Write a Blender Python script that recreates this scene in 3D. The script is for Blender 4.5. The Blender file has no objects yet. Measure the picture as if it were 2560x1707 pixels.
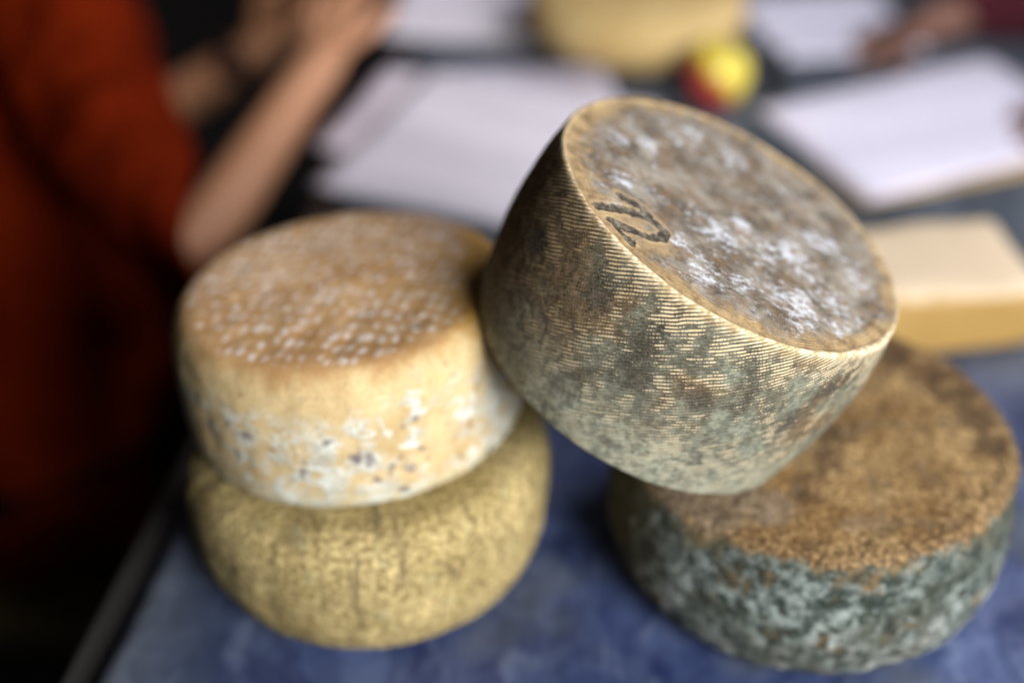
import bpy, bmesh, math, random
import numpy as np
from mathutils import Vector, Matrix, noise as mnoise

scene = bpy.context.scene
S = 1.3            # layout units to metres
H_CAM = 0.5
PITCH = 0.6211
FPX = 3674.4 / 2560.0     # focal length in picture widths

# ------------------------------------------------------------------ camera
cam_d = bpy.data.cameras.new('camera')
cam = bpy.data.objects.new('camera', cam_d)
scene.collection.objects.link(cam)
cam.location = (0, 0, H_CAM * S)
cam.rotation_euler = (math.pi / 2 - PITCH, 0, 0)
cam_d.sensor_width = 36.0
cam_d.lens = 36.0 * FPX
cam_d.clip_start = 0.02
cam_d.clip_end = 60
cam_d.dof.use_dof = True
cam_d.dof.focus_distance = 0.554 * S
cam_d.dof.aperture_fstop = 1.52
scene.camera = cam

# ------------------------------------------------------------------ world, lamps, exposure
world = bpy.data.worlds.new('World')
scene.world = world
world.use_nodes = True
bg = world.node_tree.nodes['Background']
bg.inputs['Color'].default_value = (0.80, 0.85, 1.0, 1)
bg.inputs['Strength'].default_value = 0.020


def area(name, loc, target, size, power, color):
    d = bpy.data.lights.new(name, 'AREA')
    d.shape = 'RECTANGLE'
    d.size, d.size_y = size[0] * S, size[1] * S
    d.energy = power
    d.color = color
    o = bpy.data.objects.new(name, d)
    o.location = Vector(loc) * S
    o.rotation_euler = (Vector(target) - Vector(loc)).to_track_quat('-Z', 'Y').to_euler()
    scene.collection.objects.link(o)
    return o


area('window_light', (0.70, -0.52, 0.66), (0.06, 0.56, 0.05), (0.7, 0.7), 28, (1.0, 0.985, 0.955)).data.spread = math.radians(110)
area('side_window_light', (1.15, 1.12, 1.25), (0.12, 0.86, 0.0), (0.8, 0.7), 33, (0.95, 0.93, 1.0))

scene.view_settings.view_transform = 'Standard'
scene.view_settings.look = 'None'
scene.view_settings.exposure = 0.0
scene.view_settings.gamma = 1.0
scene.render.engine = 'CYCLES'
scene.cycles.use_denoising = True
scene.cycles.max_bounces = 6
random.seed(4)


# ------------------------------------------------------------------ node helpers
class NT:
    def __init__(s, name):
        s.m = bpy.data.materials.new(name)
        s.m.use_nodes = True
        s.t = s.m.node_tree
        s.t.nodes.clear()
        s.out = s.t.nodes.new('ShaderNodeOutputMaterial')
        s.bsdf = s.t.nodes.new('ShaderNodeBsdfPrincipled')
        s.t.links.new(s.bsdf.outputs[0], s.out.inputs[0])

    def put(s, sock, v):
        if v is None:
            return
        if isinstance(v, bpy.types.NodeSocket):
            s.t.links.new(v, sock)
        elif isinstance(v, (tuple, list)):
            v = tuple(v)
            n = len(sock.default_value)
            if n == 4 and len(v) == 3:
                v = v + (1,)
            sock.default_value = v
        else:
            try:
                sock.default_value = v
            except TypeError:
                sock.default_value = (v,) * len(sock.default_value)

    def math(s, op, a, b=None, c=None, clamp=False):
        n = s.t.nodes.new('ShaderNodeMath')
        n.operation = op
        n.use_clamp = clamp
        for i, v in enumerate((a, b, c)):
            s.put(n.inputs[i], v)
        return n.outputs[0]

    def add(s, a, b): return s.math('ADD', a, b)
    def sub(s, a, b): return s.math('SUBTRACT', a, b)
    def mul(s, a, b): return s.math('MULTIPLY', a, b)
    def mx(s, a, b): return s.math('MAXIMUM', a, b)
    def mn(s, a, b): return s.math('MINIMUM', a, b)

    def vm(s, op, a, b=None, scale=None):
        n = s.t.nodes.new('ShaderNodeVectorMath')
        n.operation = op
        s.put(n.inputs[0], a)
        if b is not None:
            s.put(n.inputs[1], b)
        if scale is not None:
            s.put(n.inputs['Scale'], scale)
        return n.outputs['Value'] if op in ('LENGTH', 'DISTANCE', 'DOT_PRODUCT') else n.outputs[0]

    def obj(s):
        return s.t.nodes.new('ShaderNodeTexCoord').outputs['Object']

    def attr(s, name):
        n = s.t.nodes.new('ShaderNodeAttribute')
        n.attribute_name = name
        return n.outputs['Vector']

    def sep(s, v):
        n = s.t.nodes.new('ShaderNodeSeparateXYZ')
        s.put(n.inputs[0], v)
        return n.outputs[0], n.outputs[1], n.outputs[2]

    def comb(s, x, y, z=0.0):
        n = s.t.nodes.new('ShaderNodeCombineXYZ')
        for i, v in enumerate((x, y, z)):
            s.put(n.inputs[i], v)
        return n.outputs[0]

    def noise(s, vec, scale, detail=3.0, rough=0.55, dist=0.0, col=False):
        n = s.t.nodes.new('ShaderNodeTexNoise')
        s.put(n.inputs['Vector'], vec)
        s.put(n.inputs['Scale'], scale)
        n.inputs['Detail'].default_value = detail
        n.inputs['Roughness'].default_value = rough
        n.inputs['Distortion'].default_value = dist
        return n.outputs['Color'] if col else n.outputs[0]

    def voro(s, vec, scale, rand=1.0, feature='F1', out='Distance'):
        n = s.t.nodes.new('ShaderNodeTexVoronoi')
        n.feature = feature
        s.put(n.inputs['Vector'], vec)
        n.inputs['Scale'].default_value = scale
        n.inputs['Randomness'].default_value = rand
        return n.outputs[out]

    def ss(s, v, lo, hi, a=0.0, b=1.0):
        n = s.t.nodes.new('ShaderNodeMapRange')
        n.interpolation_type = 'SMOOTHSTEP'
        s.put(n.inputs['Value'], v)
        s.put(n.inputs['From Min'], lo)
        s.put(n.inputs['From Max'], hi)
        n.inputs['To Min'].default_value = a
        n.inputs['To Max'].default_value = b
        return n.outputs[0]

    def mix(s, f, a, b):
        n = s.t.nodes.new('ShaderNodeMix')
        n.data_type = 'RGBA'
        s.put(n.inputs[0], f)
        s.put(n.inputs[6], a)
        s.put(n.inputs[7], b)
        return n.outputs[2]

    def blobs(s, vec, pts):
        """sum of soft round spots (x, y, radius)"""
        tot = None
        for x, y, r in pts:
            d = s.vm('DISTANCE', vec, (x, y, 0))
            w = s.ss(d, r * 1.6, 0.0)
            tot = w if tot is None else s.mx(tot, w)
        return tot

    def strokes(s, vec, lines):
        """distance to a set of line segments"""
        tot = None
        for ax, ay, bx, by in lines:
            A, B = Vector((ax, ay, 0)), Vector((bx, by, 0))
            pa = s.vm('SUBTRACT', vec, tuple(A))
            t = s.math('DIVIDE', s.vm('DOT_PRODUCT', pa, tuple(B - A)), (B - A).length_squared, clamp=True)
            q = s.vm('SUBTRACT', pa, s.vm('SCALE', tuple(B - A), scale=t))
            d = s.vm('LENGTH', q)
            tot = d if tot is None else s.mn(tot, d)
        return tot

    def bump(s, height, dist, strength=1.0, prev=None):
        n = s.t.nodes.new('ShaderNodeBump')
        n.inputs['Strength'].default_value = strength
        n.inputs['Distance'].default_value = dist
        s.put(n.inputs['Height'], height)
        if prev is not None:
            s.t.links.new(prev, n.inputs['Normal'])
        return n.outputs[0]

    def done(s, col, rough=0.8, normal=None, spec=0.25, **kw):
        s.put(s.bsdf.inputs['Base Color'], col)
        s.put(s.bsdf.inputs['Roughness'], rough)
        s.put(s.bsdf.inputs['Specular IOR Level'], spec)
        if normal is not None:
            s.t.links.new(normal, s.bsdf.inputs['Normal'])
        for k, v in kw.items():
            s.put(s.bsdf.inputs[k.replace('_', ' ')], v)
        return s.m


# ------------------------------------------------------------------ object helpers
def link(o, parent=None):
    scene.collection.objects.link(o)
    if parent is not None:
        o.parent = parent
    return o


def tag(o, label, cat=None, group=None, kind=None):
    if label: o['label'] = label
    if cat: o['category'] = cat
    if group: o['group'] = group
    if kind: o['kind'] = kind
    return o


def empty(name, loc=(0, 0, 0), rz=0.0):
    o = bpy.data.objects.new(name, None)
    o.empty_display_size = 0.020
    o.location = Vector(loc) * S
    o.scale = (S, S, S)
    o.rotation_euler = (0, 0, rz)
    return link(o)


def mesh_obj(name, verts, faces, mat, parent=None, smooth=True, top=False):
    me = bpy.data.meshes.new(name)
    me.from_pydata([tuple(v) for v in verts], [], faces)
    me.update()
    if smooth:
        me.polygons.foreach_set('use_smooth', [True] * len(me.polygons))
    if mat: me.materials.append(mat)
    o = bpy.data.objects.new(name, me)
    link(o, parent)
    if top:
        o.scale = (S, S, S)
    return o


def bm_obj(name, bm, mat, parent=None, smooth=True):
    me = bpy.data.meshes.new(name)
    bm.normal_update()
    bm.to_mesh(me)
    bm.free()
    if smooth:
        me.polygons.foreach_set('use_smooth', [True] * len(me.polygons))
    me.materials.append(mat)
    return link(bpy.data.objects.new(name, me), parent)


def box_bm(sx, sy, sz, loc=(0, 0, 0), bevel=0.0, rot=None):
    bm = bmesh.new()
    bmesh.ops.create_cube(bm, size=1)
    bmesh.ops.scale(bm, vec=(sx, sy, sz), verts=bm.verts)
    if bevel:
        bmesh.ops.bevel(bm, geom=bm.edges[:], offset=bevel, segments=3, profile=0.5, affect='EDGES')
    if rot is not None:
        bmesh.ops.rotate(bm, cent=(0, 0, 0), matrix=rot, verts=bm.verts)
    bmesh.ops.translate(bm, vec=loc, verts=bm.verts)
    return bm


def dense_profile(pf, step):
    """pf: (r, z) polyline from bottom centre to top centre -> evenly spaced points"""
    out = []
    for (r0, z0), (r1, z1) in zip(pf, pf[1:]):
        n = max(1, int(math.hypot(r1 - r0, z1 - z0) / step))
        for i in range(n):
            t = i / n
            out.append((r0 + (r1 - r0) * t, z0 + (z1 - z0) * t))
    out.append(pf[-1])
    return out


def lathe(name, pf, mat, n=288, step=0.0011, disp=None, shear=None, parent=None, seam=math.pi / 2):
    """a wheel turned from a profile; attribute cyl = (angle, height, radius) of the even wheel"""
    prof = dense_profile(pf, step)
    verts, cyl = [], []
    for r, z in prof:
        for i in range(n + 1):
            a = seam + 2 * math.pi * i / n
            x, y = r * math.cos(a), r * math.sin(a)
            p = Vector((x, y, z))
            cyl.append((a - 2 * math.pi, z, r))
            if disp:
                # same displacement at the seam: depends on the position only
                d, dz = disp(p, a, r, z)
                k = 1 + d / max(r, 1e-4) if r > 1e-4 else 1
                p = Vector((x * k, y * k, z + dz))
            if shear:
                p.z += shear(p)
            verts.append(p)
    m = n + 1
    faces = []
    for j in range(len(prof) - 1):
        for i in range(n):
            faces.append((j * m + i, j * m + i + 1, (j + 1) * m + i + 1, (j + 1) * m + i))
    me = bpy.data.meshes.new(name)
    me.from_pydata([tuple(v) for v in verts], [], faces)
    at = me.attributes.new('cyl', 'FLOAT_VECTOR', 'POINT')
    at.data.foreach_set('vector', np.array(cyl, dtype=np.float32).ravel())
    me.polygons.foreach_set('use_smooth', [True] * len(me.polygons))
    me.update()
    me.materials.append(mat)
    return link(bpy.data.objects.new(name, me), parent)


def axis_matrix(ax, ay):
    n = Vector((ax, ay, 1)).normalized()
    u = Vector((0, 1, 0)).cross(n).normalized()
    v = n.cross(u)
    return Matrix((u, v, n)).transposed()


def fbm(p, f, seed=0.0, oct=3):
    return mnoise.fractal(Vector((p.x * f + seed, p.y * f + seed * 1.7, p.z * f - seed)), 1.0, 2.0, oct)


def place(o, c, ax=0.0, ay=0.0):
    M = Matrix.Translation(Vector(c) * S) @ axis_matrix(ax, ay).to_4x4() @ Matrix.Scale(S, 4)
    o.matrix_world = M


# ------------------------------------------------------------------ floor and table
def mat_floor():
    n = NT('dark_floor')
    p = n.obj()
    f = n.noise(p, 3.0, 4)
    return n.done(n.mix(f, (0.012, 0.010, 0.009), (0.03, 0.026, 0.022)), 0.7)


tag(mesh_obj('floor', [(-9, -9, 0), (9, -9, 0), (9, 9, 0), (-9, 9, 0)], [(0, 1, 2, 3)], mat_floor(), smooth=False), None, kind='structure').location = (0, 0, -0.76)


def mat_wood(name, a, b, rough=0.5, sc=1.0):
    n = NT(name)
    p = n.obj()
    x, y, z = n.sep(p)
    q = n.comb(n.mul(x, 60 * sc), n.mul(y, 6 * sc), n.mul(z, 60 * sc))
    g = n.noise(q, 1.0, 5, 0.6, 0.4)
    g2 = n.noise(p, 8, 3)
    c = n.mix(n.ss(g, 0.3, 0.7), a, b)
    c = n.mix(n.mul(g2, 0.35), c, tuple(v * 0.55 for v in a))
    return n.done(c, rough, n.bump(g, 0.0004), 0.3)


def mat_cloth():
    n = NT('blue_oilcloth')
    p = n.obj()
    w = n.noise(p, 14, 3, 0.55, 0, True)
    q = n.vm('ADD', p, n.vm('SCALE', n.vm('SUBTRACT', w, (0.5, 0.5, 0.5)), scale=0.055))
    x, y, z = n.sep(q)
    a = math.radians(14)
    u = n.add(n.mul(x, math.cos(a)), n.mul(y, math.sin(a)))
    v = n.sub(n.mul(y, math.cos(a)), n.mul(x, math.sin(a)))
    b = n.t.nodes.new('ShaderNodeTexBrick')
    n.put(b.inputs['Vector'], n.comb(v, u))
    n.put(b.inputs['Scale'], 17.0)
    n.put(b.inputs['Color1'], (0.0, 0.0, 0.0))
    n.put(b.inputs['Color2'], (1.0, 1.0, 1.0))
    n.put(b.inputs['Mortar'], (0.35, 0.35, 0.35))
    n.put(b.inputs['Mortar Size'], 0.02)
    n.put(b.inputs['Mortar Smooth'], 1.0)
    n.put(b.inputs['Brick Width'], 0.9)
    n.put(b.inputs['Row Height'], 0.6)
    t = n.add(n.mul(n.sep(b.outputs['Color'])[0], 0.55), n.mul(n.ss(n.noise(n.vm('MULTIPLY', q, (1.6, 0.7, 1)), 34, 3, 0.55), 0.35, 0.65), 0.5))
    big = n.noise(p, 9, 3, 0.5)
    fine = n.noise(n.vm('MULTIPLY', q, (1.0, 0.4, 1.0)), 70, 3, 0.6)
    blue = n.mix(t, (0.009, 0.017, 0.070), (0.064, 0.092, 0.205))
    blue = n.mix(n.ss(fine, 0.52, 0.75, 0, 0.55), blue, (0.15, 0.19, 0.30))
    grey = n.mix(t, (0.045, 0.058, 0.075), (0.10, 0.115, 0.145))
    px, py, pz = n.sep(p)
    back = n.ss(n.add(py, n.mul(big, 0.25)), -0.16, 0.06)      # the print turns from blue to grey away from the front
    left = n.ss(n.add(px, n.mul(big, 0.14)), -0.15, -0.25)
    c = n.mix(n.mx(n.mx(back, left), n.ss(big, 0.50, 0.64, 0, 0.75)), blue, grey)
    h = n.add(n.noise(q, 26, 2), n.mul(fine, 0.25))
    return n.done(c, n.ss(big, 0.3, 0.7, 0.38, 0.55), n.bump(h, 0.004, 0.8), 0.4)


EDGE_K = 0.161                      # the table stands turned a little to the camera
TROT = -math.atan(EDGE_K)
tdir = Vector((EDGE_K, 1, 0)).normalized()      # along the left edge
tright = Vector((1, -EDGE_K, 0)).normalized()
EDGE0 = Vector((-0.2048, 0.4398, 0))            # a point of the left edge
TW, TL = 0.66, 1.55
tcent = EDGE0 + tright * TW / 2 + tdir * (TL / 2 - 0.32)
table = empty('table', tcent + Vector((0, 0, -0.006)), TROT)
tag(table, 'narrow wooden table with pale edge under the blue patterned cloth', 'table')
wood_edge = mat_wood('greyed_wood', (0.032, 0.030, 0.030), (0.06, 0.056, 0.055), 0.45)
bm_obj('table_top', box_bm(TW, TL, 0.026, (0, 0, -0.013), 0.005), wood_edge, table)
for sx in (-1, 1):
    for sy in (-1, 1):
        bm_obj('leg', box_bm(0.045, 0.045, 0.545, (sx * (TW / 2 - 0.05), sy * (TL / 2 - 0.06), -0.026 - 0.2725), 0.004), wood_edge, table)
bm_obj('apron', box_bm(TW - 0.12, 0.02, 0.07, (0, -TL / 2 + 0.06, -0.062), 0.002), wood_edge, table)
bm_obj('apron', box_bm(TW - 0.12, 0.02, 0.07, (0, TL / 2 - 0.06, -0.062), 0.002), wood_edge, table)

# cloth: thin sheet lying on the table top, a little short of its left edge
cw, cl = TW - 0.034, TL - 0.05
nx, ny = 90, 180
vs, fs = [], []
for j in range(ny + 1):
    for i in range(nx + 1):
        x = -cw / 2 + cw * i / nx + 0.004
        y = -cl / 2 + cl * j / ny
        e = 0.002 * mnoise.noise(Vector((0, y * 14, 3))) if i in (0, nx) else 0
        vs.append((x + e, y, 0.0052 + 0.0006 * (1 + mnoise.noise(Vector((x * 18, y * 18, 0))))))
for j in range(ny):
    for i in range(nx):
        k = j * (nx + 1) + i
        fs.append((k, k + 1, k + nx + 2, k + nx + 1))
cloth = mesh_obj('tablecloth', vs, fs, mat_cloth(), top=True)
cloth.location = (tcent + Vector((0, 0, -0.006))) * S
cloth.rotation_euler = (0, 0, TROT)
sm = cloth.modifiers.new('thick', 'SOLIDIFY'); sm.thickness = 0.0008; sm.offset = -1
tag(cloth, 'blue and grey patterned oilcloth covering the table under the cheeses', 'tablecloth')


# ------------------------------------------------------------------ the tilted cheese in focus
def mat_imprint():
    n = NT('cloth_marked_rind')
    p = n.obj()
    th, z, r = n.sep(n.attr('cyl'))
    H = 0.0858
    px, py, pz = n.sep(p)
    flat = n.comb(px, py, 0.0)
    u = n.mul(th, 0.082)
    uz = n.comb(u, z, 0.0)
    # ---- side: slanting ridges left by the cloth
    a = math.radians(34)
    wob = n.noise(uz, 38, 2, 0.5)
    wob2 = n.noise(uz, 190, 2, 0.5)
    ph = n.sub(n.mul(z, math.cos(a)), n.mul(u, math.sin(a)))
    ph = n.add(ph, n.add(n.mul(n.sub(wob, 0.5), 0.0030), n.mul(n.sub(wob2, 0.5), 0.00035)))
    ph = n.math('DIVIDE', ph, 0.00150)
    line = n.math('FLOOR', ph)
    stripe = n.math('ABSOLUTE', n.sub(n.math('FRACT', ph), 0.5))          # 0.5 at the groove, 0 at the ridge
    ridge = n.sub(1.0, n.mul(stripe, 2.0))
    al = n.add(n.mul(u, math.cos(a)), n.mul(z, math.sin(a)))
    wn = n.t.nodes.new('ShaderNodeTexWhiteNoise'); wn.noise_dimensions = '1D'
    n.put(wn.inputs['W'], line)
    al = n.add(n.math('DIVIDE', al, 0.00135), n.mul(wn.outputs['Value'], 7.0))
    dash = n.sub(1.0, n.mul(n.math('ABSOLUTE', n.sub(n.math('FRACT', al), 0.5)), 2.0))   # 1 mid bead
    longn = n.noise(n.comb(n.mul(al, 0.22), n.mul(line, 0.73)), 1.0, 2, 0.6)            # runs and breaks along a line
    wear = n.noise(n.comb(n.mul(u, 1.0), n.mul(z, 0.55)), 46, 4, 0.6, 0.3)
    wear2 = n.noise(uz, 150, 3, 0.6)
    rimw = n.ss(z, H - 0.020, H - 0.002)
    th_l = n.ss(th, -2.4, -3.3)               # far left flank
    show = n.add(n.add(n.mul(ridge, 0.55), n.mul(dash, 0.10)), n.mul(n.sub(longn, 0.5), 1.5))
    show = n.add(show, n.add(n.mul(n.sub(wear, 0.5), 1.9), n.mul(n.sub(wear2, 0.5), 1.9)))
    show = n.add(show, n.mul(rimw, 0.30))
    tonal = n.noise(n.comb(n.mul(u, 1.0), n.mul(z, 0.5)), 34, 5, 0.62, 0.6)
    brown = n.noise(n.vm('ADD', uz, (3.1, 1.7, 0)), 30, 4, 0.6, 0.4)
    grain = n.noise(p, 900, 3, 0.65)
    grain2 = n.noise(p, 330, 3, 0.6)
    base = n.mix(n.ss(tonal, 0.34, 0.66), (0.052, 0.045, 0.033), (0.205, 0.205, 0.150))
    leftwarm = n.ss(th, -1.95, -2.55)  # left flank: dim warm bounce light painted in as brown
    base = n.mix(n.mul(n.ss(n.add(brown, n.mul(leftwarm, 0.24)), 0.49, 0.66), 0.9), base, (0.175, 0.110, 0.052))
    pale = n.mul(n.ss(z, 0.036, 0.004), n.ss(n.add(tonal, n.mul(brown, 0.5)), 0.5, 0.85))
    base = n.mix(n.mul(pale, 0.9), base, (0.40, 0.41, 0.31))
    bloom = n.ss(n.noise(n.vm('ADD', uz, (0.4, 2.2, 0)), 60, 4, 0.65), 0.56, 0.72)
    base = n.mix(n.mul(bloom, 0.5), base, (0.30, 0.32, 0.26))
    bl = n.blobs(uz, [(-1.985 * .082, .060, .0085), (-1.93 * .082, .047, .007), (-2.75 * .082, .058, .008), (-2.30 * .082, .066, .009), (-1.62 * .082, .052, .006), (-2.2 * .082, .022, .009)])
    gn = n.blobs(uz, [(-1.15 * .082, .066, .012), (-1.40 * .082, .045, .012), (-0.95 * .082, .060, .012), (-1.55 * .082, .068, .006), (-1.2 * .082, .036, .010)])
    bl = n.ss(n.add(bl, n.mul(n.sub(tonal, 0.5), 2.2)), 0.25, 0.8)
    gn = n.ss(n.add(gn, n.mul(n.sub(tonal, 0.5), 2.4)), 0.3, 0.9)
    base = n.mix(n.mul(gn, 0.75), base, (0.225, 0.245, 0.185))
    base = n.mix(n.mul(bl, 0.78), base, (0.060, 0.046, 0.033))
    show = n.sub(show, n.add(n.mul(bl, 0.30), n.mul(gn, 0.16)))
    lowz = n.ss(n.add(z, n.mul(n.sub(tonal, 0.5), 0.05)), 0.048, 0.014)
    base = n.mix(n.mul(lowz, 0.55), base, (0.36, 0.375, 0.285))
    show = n.add(show, n.mul(lowz, 0.13))
    dk = n.ss(n.noise(n.vm('ADD', uz, (7.4, 5.2, 0)), 48, 4, 0.6, 0.5), 0.56, 0.68)
    base = n.mix(n.mul(dk, 0.5), base, (0.06, 0.05, 0.042))
    base = n.mix(n.ss(grain, 0.40, 0.7, 0, 0.30), base, (0.31, 0.30, 0.24))
    base = n.mix(n.ss(grain2, 0.60, 0.40, 0, 0.5), base, (0.05, 0.045, 0.034))
    ridge_m = n.ss(show, 0.52, 0.78)
    ridge_m = n.mul(ridge_m, n.ss(ridge, 0.34, 0.58))
    ridge_m = n.mul(ridge_m, n.ss(n.add(dash, n.mul(n.sub(show, 0.65), 1.4)), 0.18, 0.42))
    cream = n.mix(n.noise(p, 260, 2), (0.64, 0.47, 0.25), (0.88, 0.74, 0.51))
    cream = n.mix(n.mul(leftwarm, 0.6), cream, (0.42, 0.27, 0.13))  # the same warm dim light painted over the ridges
    cream = n.mix(n.mul(n.ss(z, 0.040, 0.012), 0.6), cream, (0.60, 0.58, 0.42))
    groove = n.mul(n.ss(ridge, 0.30, 0.05), n.ss(show, 0.25, 0.65))
    side = n.mix(n.mul(groove, 0.5), base, (0.03, 0.026, 0.022))
    side = n.mix(n.mul(ridge_m, n.add(n.mul(rimw, 0.25), 0.68)), side, cream)
    # ---- crest of the rim
    jag = n.add(n.mul(n.sub(ridge, 0.45), 0.0060), n.mul(n.sub(wear, 0.5), 0.004))
    crest = n.ss(n.add(z, jag), H - 0.0040, H - 0.0014)
    crestc = n.mix(n.ss(n.noise(p, 300, 4, 0.65), 0.38, 0.62), (0.46, 0.34, 0.18), (0.82, 0.69, 0.48))
    front = n.mul(n.ss(th, -2.75, -2.2), n.ss(th, -0.1, -0.7))
    front = n.add(n.mul(front, 0.65), 0.35)
    side = n.mix(n.mul(crest, front), side, crestc)
    # ---- top face
    ringn = n.noise(flat, 45, 3, 0.6)
    rr = n.add(n.vm('DISTANCE', flat, (0.003, 0.0035, 0.0)), n.add(n.mul(n.sub(ringn, 0.5), 0.024), n.mul(n.sub(n.noise(flat, 190, 4, 0.7), 0.5), 0.018)))
    fl = n.math('SINE', n.add(n.mul(n.add(r, n.mul(n.sub(n.noise(flat, 120, 2), 0.5), 0.0012)), 2 * math.pi / 0.00135), n.mul(th, 2.0)))
    fine = n.mul(n.ss(fl, -0.3, 0.6), n.ss(n.noise(flat, 75, 4, 0.65), 0.40, 0.60))
    tan = n.mix(fine, n.mix(n.ss(n.noise(flat, 140, 5, 0.7), 0.4, 0.6), (0.16, 0.108, 0.055), (0.34, 0.24, 0.125)), (0.47, 0.34, 0.175))
    tan = n.mix(n.ss(n.noise(flat, 110, 3, 0.6), 0.5, 0.72, 0, 0.6), tan, (0.20, 0.14, 0.085))
    t1 = n.noise(flat, 52, 5, 0.65, 0.3)
    t2 = n.noise(n.vm('ADD', flat, (1.3, 4.1, 0)), 95, 5, 0.66)
    t3 = n.noise(p, 520, 3, 0.65)
    t4 = n.noise(n.vm('ADD', flat, (5.3, 0.6, 0)), 210, 4, 0.65)
    face = n.mix(n.ss(t1, 0.36, 0.64), (0.085, 0.068, 0.050), (0.255, 0.228, 0.19))
    face = n.mix(n.ss(t2, 0.48, 0.62, 0, 0.7), face, (0.165, 0.105, 0.06))
    face = n.mix(n.ss(t4, 0.55, 0.72, 0, 0.55), face, (0.33, 0.265, 0.195))
    face = n.mix(n.ss(t4, 0.46, 0.30, 0, 0.75), face, (0.055, 0.045, 0.036))
    face = n.mix(n.ss(t3, 0.55, 0.75, 0, 0.4), face, (0.38, 0.35, 0.31))
    spots = n.blobs(flat, [(-.0525, .0247, .007), (-.039, .030, .007), (-.0175, .056, .009), (.0048, .0552, .009), (-.052, -.0077, .007),
                           (-.0244, .044, .006), (.0022, -.0038, .008), (-.0089, -.0197, .012), (.0098, -.0191, .012), (-.0189, -.0479, .009),
                           (-.0284, -.035, .007), (.0247, -.0454, .012), (.0412, -.0357, .011), (.0423, -.0508, .010), (.0175, -.0444, .010),
                           (.0237, -.0620, .007), (.0598, -.008, .009), (-.004, -.047, .008), (.03, -.01, .012), (.045, .012, .012), (-.058, -.026, .005)])
    wv = n.add(n.mul(n.noise(n.vm('MULTIPLY', flat, (1.0, 1.35, 1.0)), 230, 5, 0.72), 1.0), n.mul(spots, 0.20))
    wv = n.add(wv, n.mul(n.sub(n.noise(n.vm('ADD', flat, (8, 3, 0)), 60, 3, 0.6), 0.5), 0.6))
    white = n.mul(n.ss(wv, 0.565, 0.80), n.ss(n.noise(p, 700, 3, 0.7), 0.25, 0.55))
    whitec = n.mix(t3, (0.44, 0.46, 0.51), (0.75, 0.79, 0.88))
    face = n.mix(n.mul(white, 0.88), face, whitec)
    inner = n.ss(rr, 0.0770, 0.0670)
    marked = n.blobs(flat, [(-.060, -.033, .012), (-.047, -.046, .011), (-.052, -.040, .012), (-.038, -.045, .008)])
    inner = n.mul(inner, n.sub(1.0, n.mul(n.ss(n.add(marked, n.mul(n.sub(t2, 0.5), 2.0)), 0.25, 0.7), 0.7)))
    top = n.mix(inner, tan, face)
    # cut figures near the rim
    w3 = n.vm('ADD', flat, n.vm('SCALE', n.vm('SUBTRACT', n.noise(flat, 330, 2, 0.5, 0, True), (0.5, 0.5, 0.5)), scale=0.0016))
    three = [(-.0539, -.0203, -.0483, -.0213), (-.0483, -.0213, -.0438, -.0223), (-.0438, -.0223, -.0414, -.0245), (-.0414, -.0245, -.0452, -.0272),
             (-.0452, -.0272, -.0497, -.0285), (-.0497, -.0285, -.0554, -.0301), (-.0554, -.0301, -.0644, -.0344),
             (-.0429, -.0268, -.0384, -.0282), (-.0384, -.0282, -.0345, -.0322), (-.0345, -.0322, -.0362, -.0385), (-.0362, -.0385, -.0425, -.0408),
             (-.0425, -.0408, -.0492, -.0409), (-.0492, -.0409, -.0582, -.0402), (-.0515, -.0483, -.0503, -.0494)]
    sd = n.mn(n.strokes(w3, three), n.add(n.strokes(w3, [(-.0580, -.0410, -.0549, -.0460), (-.0549, -.0460, -.0515, -.0483)]), 0.0011))
    cut = n.ss(n.add(sd, n.mul(n.sub(t4, 0.5), 0.004)), 0.0028, 0.0018)
    cutc = n.mix(n.ss(n.noise(flat, 240, 4, 0.65), 0.42, 0.66), (0.022, 0.023, 0.022), (0.19, 0.165, 0.13))
    top = n.mix(n.mul(n.ss(n.add(sd, n.mul(n.sub(t1, 0.5), 0.010)), 0.0050, 0.0030), 0.36), top, n.mix(white, (0.58, 0.42, 0.23), (0.7, 0.7, 0.74)))
    top = n.mix(n.mul(cut, 0.93), top, cutc)
    lip = n.ss(n.add(r, n.mul(n.sub(ringn, 0.5), 0.004)), 0.0768, 0.0784)
    top = n.mix(n.mul(n.mul(lip, 0.95), front), top, crestc)
    ist = n.math('GREATER_THAN', z, H - 0.0009)
    ist = n.mul(ist, n.math('LESS_THAN', r, 0.0785))
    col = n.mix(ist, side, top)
    hs = n.add(n.mul(n.mul(ridge, n.ss(show, 0.1, 0.5)), 0.8), n.add(n.mul(grain2, 0.5), n.mul(wear, 1.4)))
    ht = n.add(n.add(n.mul(fine, n.mul(0.4, n.sub(1.0, inner))), n.mul(t4, 0.9)), n.add(n.mul(t3, 0.35), n.add(n.mul(cut, -1.6), n.mul(white, 0.3))))
    hmix = n.t.nodes.new('ShaderNodeMix'); hmix.data_type = 'FLOAT'
    n.put(hmix.inputs[0], ist); n.put(hmix.inputs[2], hs); n.put(hmix.inputs[3], ht)
    nb = n.bump(hmix.outputs[0], 0.0007, 0.9)
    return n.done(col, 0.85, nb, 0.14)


B_PF = [(0, 0), (.0759, 0), (.0764, .0001), (.0769, .0003), (.0773, .0006), (.0776, .001), (.0778, .0015), (.0780, .002), (.0804, .0122), (.0820, .0224), (.0830, .0327),
        (.0835, .0429), (.0834, .0531), (.0828, .0633), (.0817, .0735), (.0803, .0818), (.0797, .0846), (.0793, .0854), (.0788, .0858), (.0781, .0858), (.0770, .0853), (.0755, .0850), (.0650, .0852), (0, .0858)]
B_PF = [(r, z if z < .0855 or r > .07 else z) for r, z in B_PF]


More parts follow.
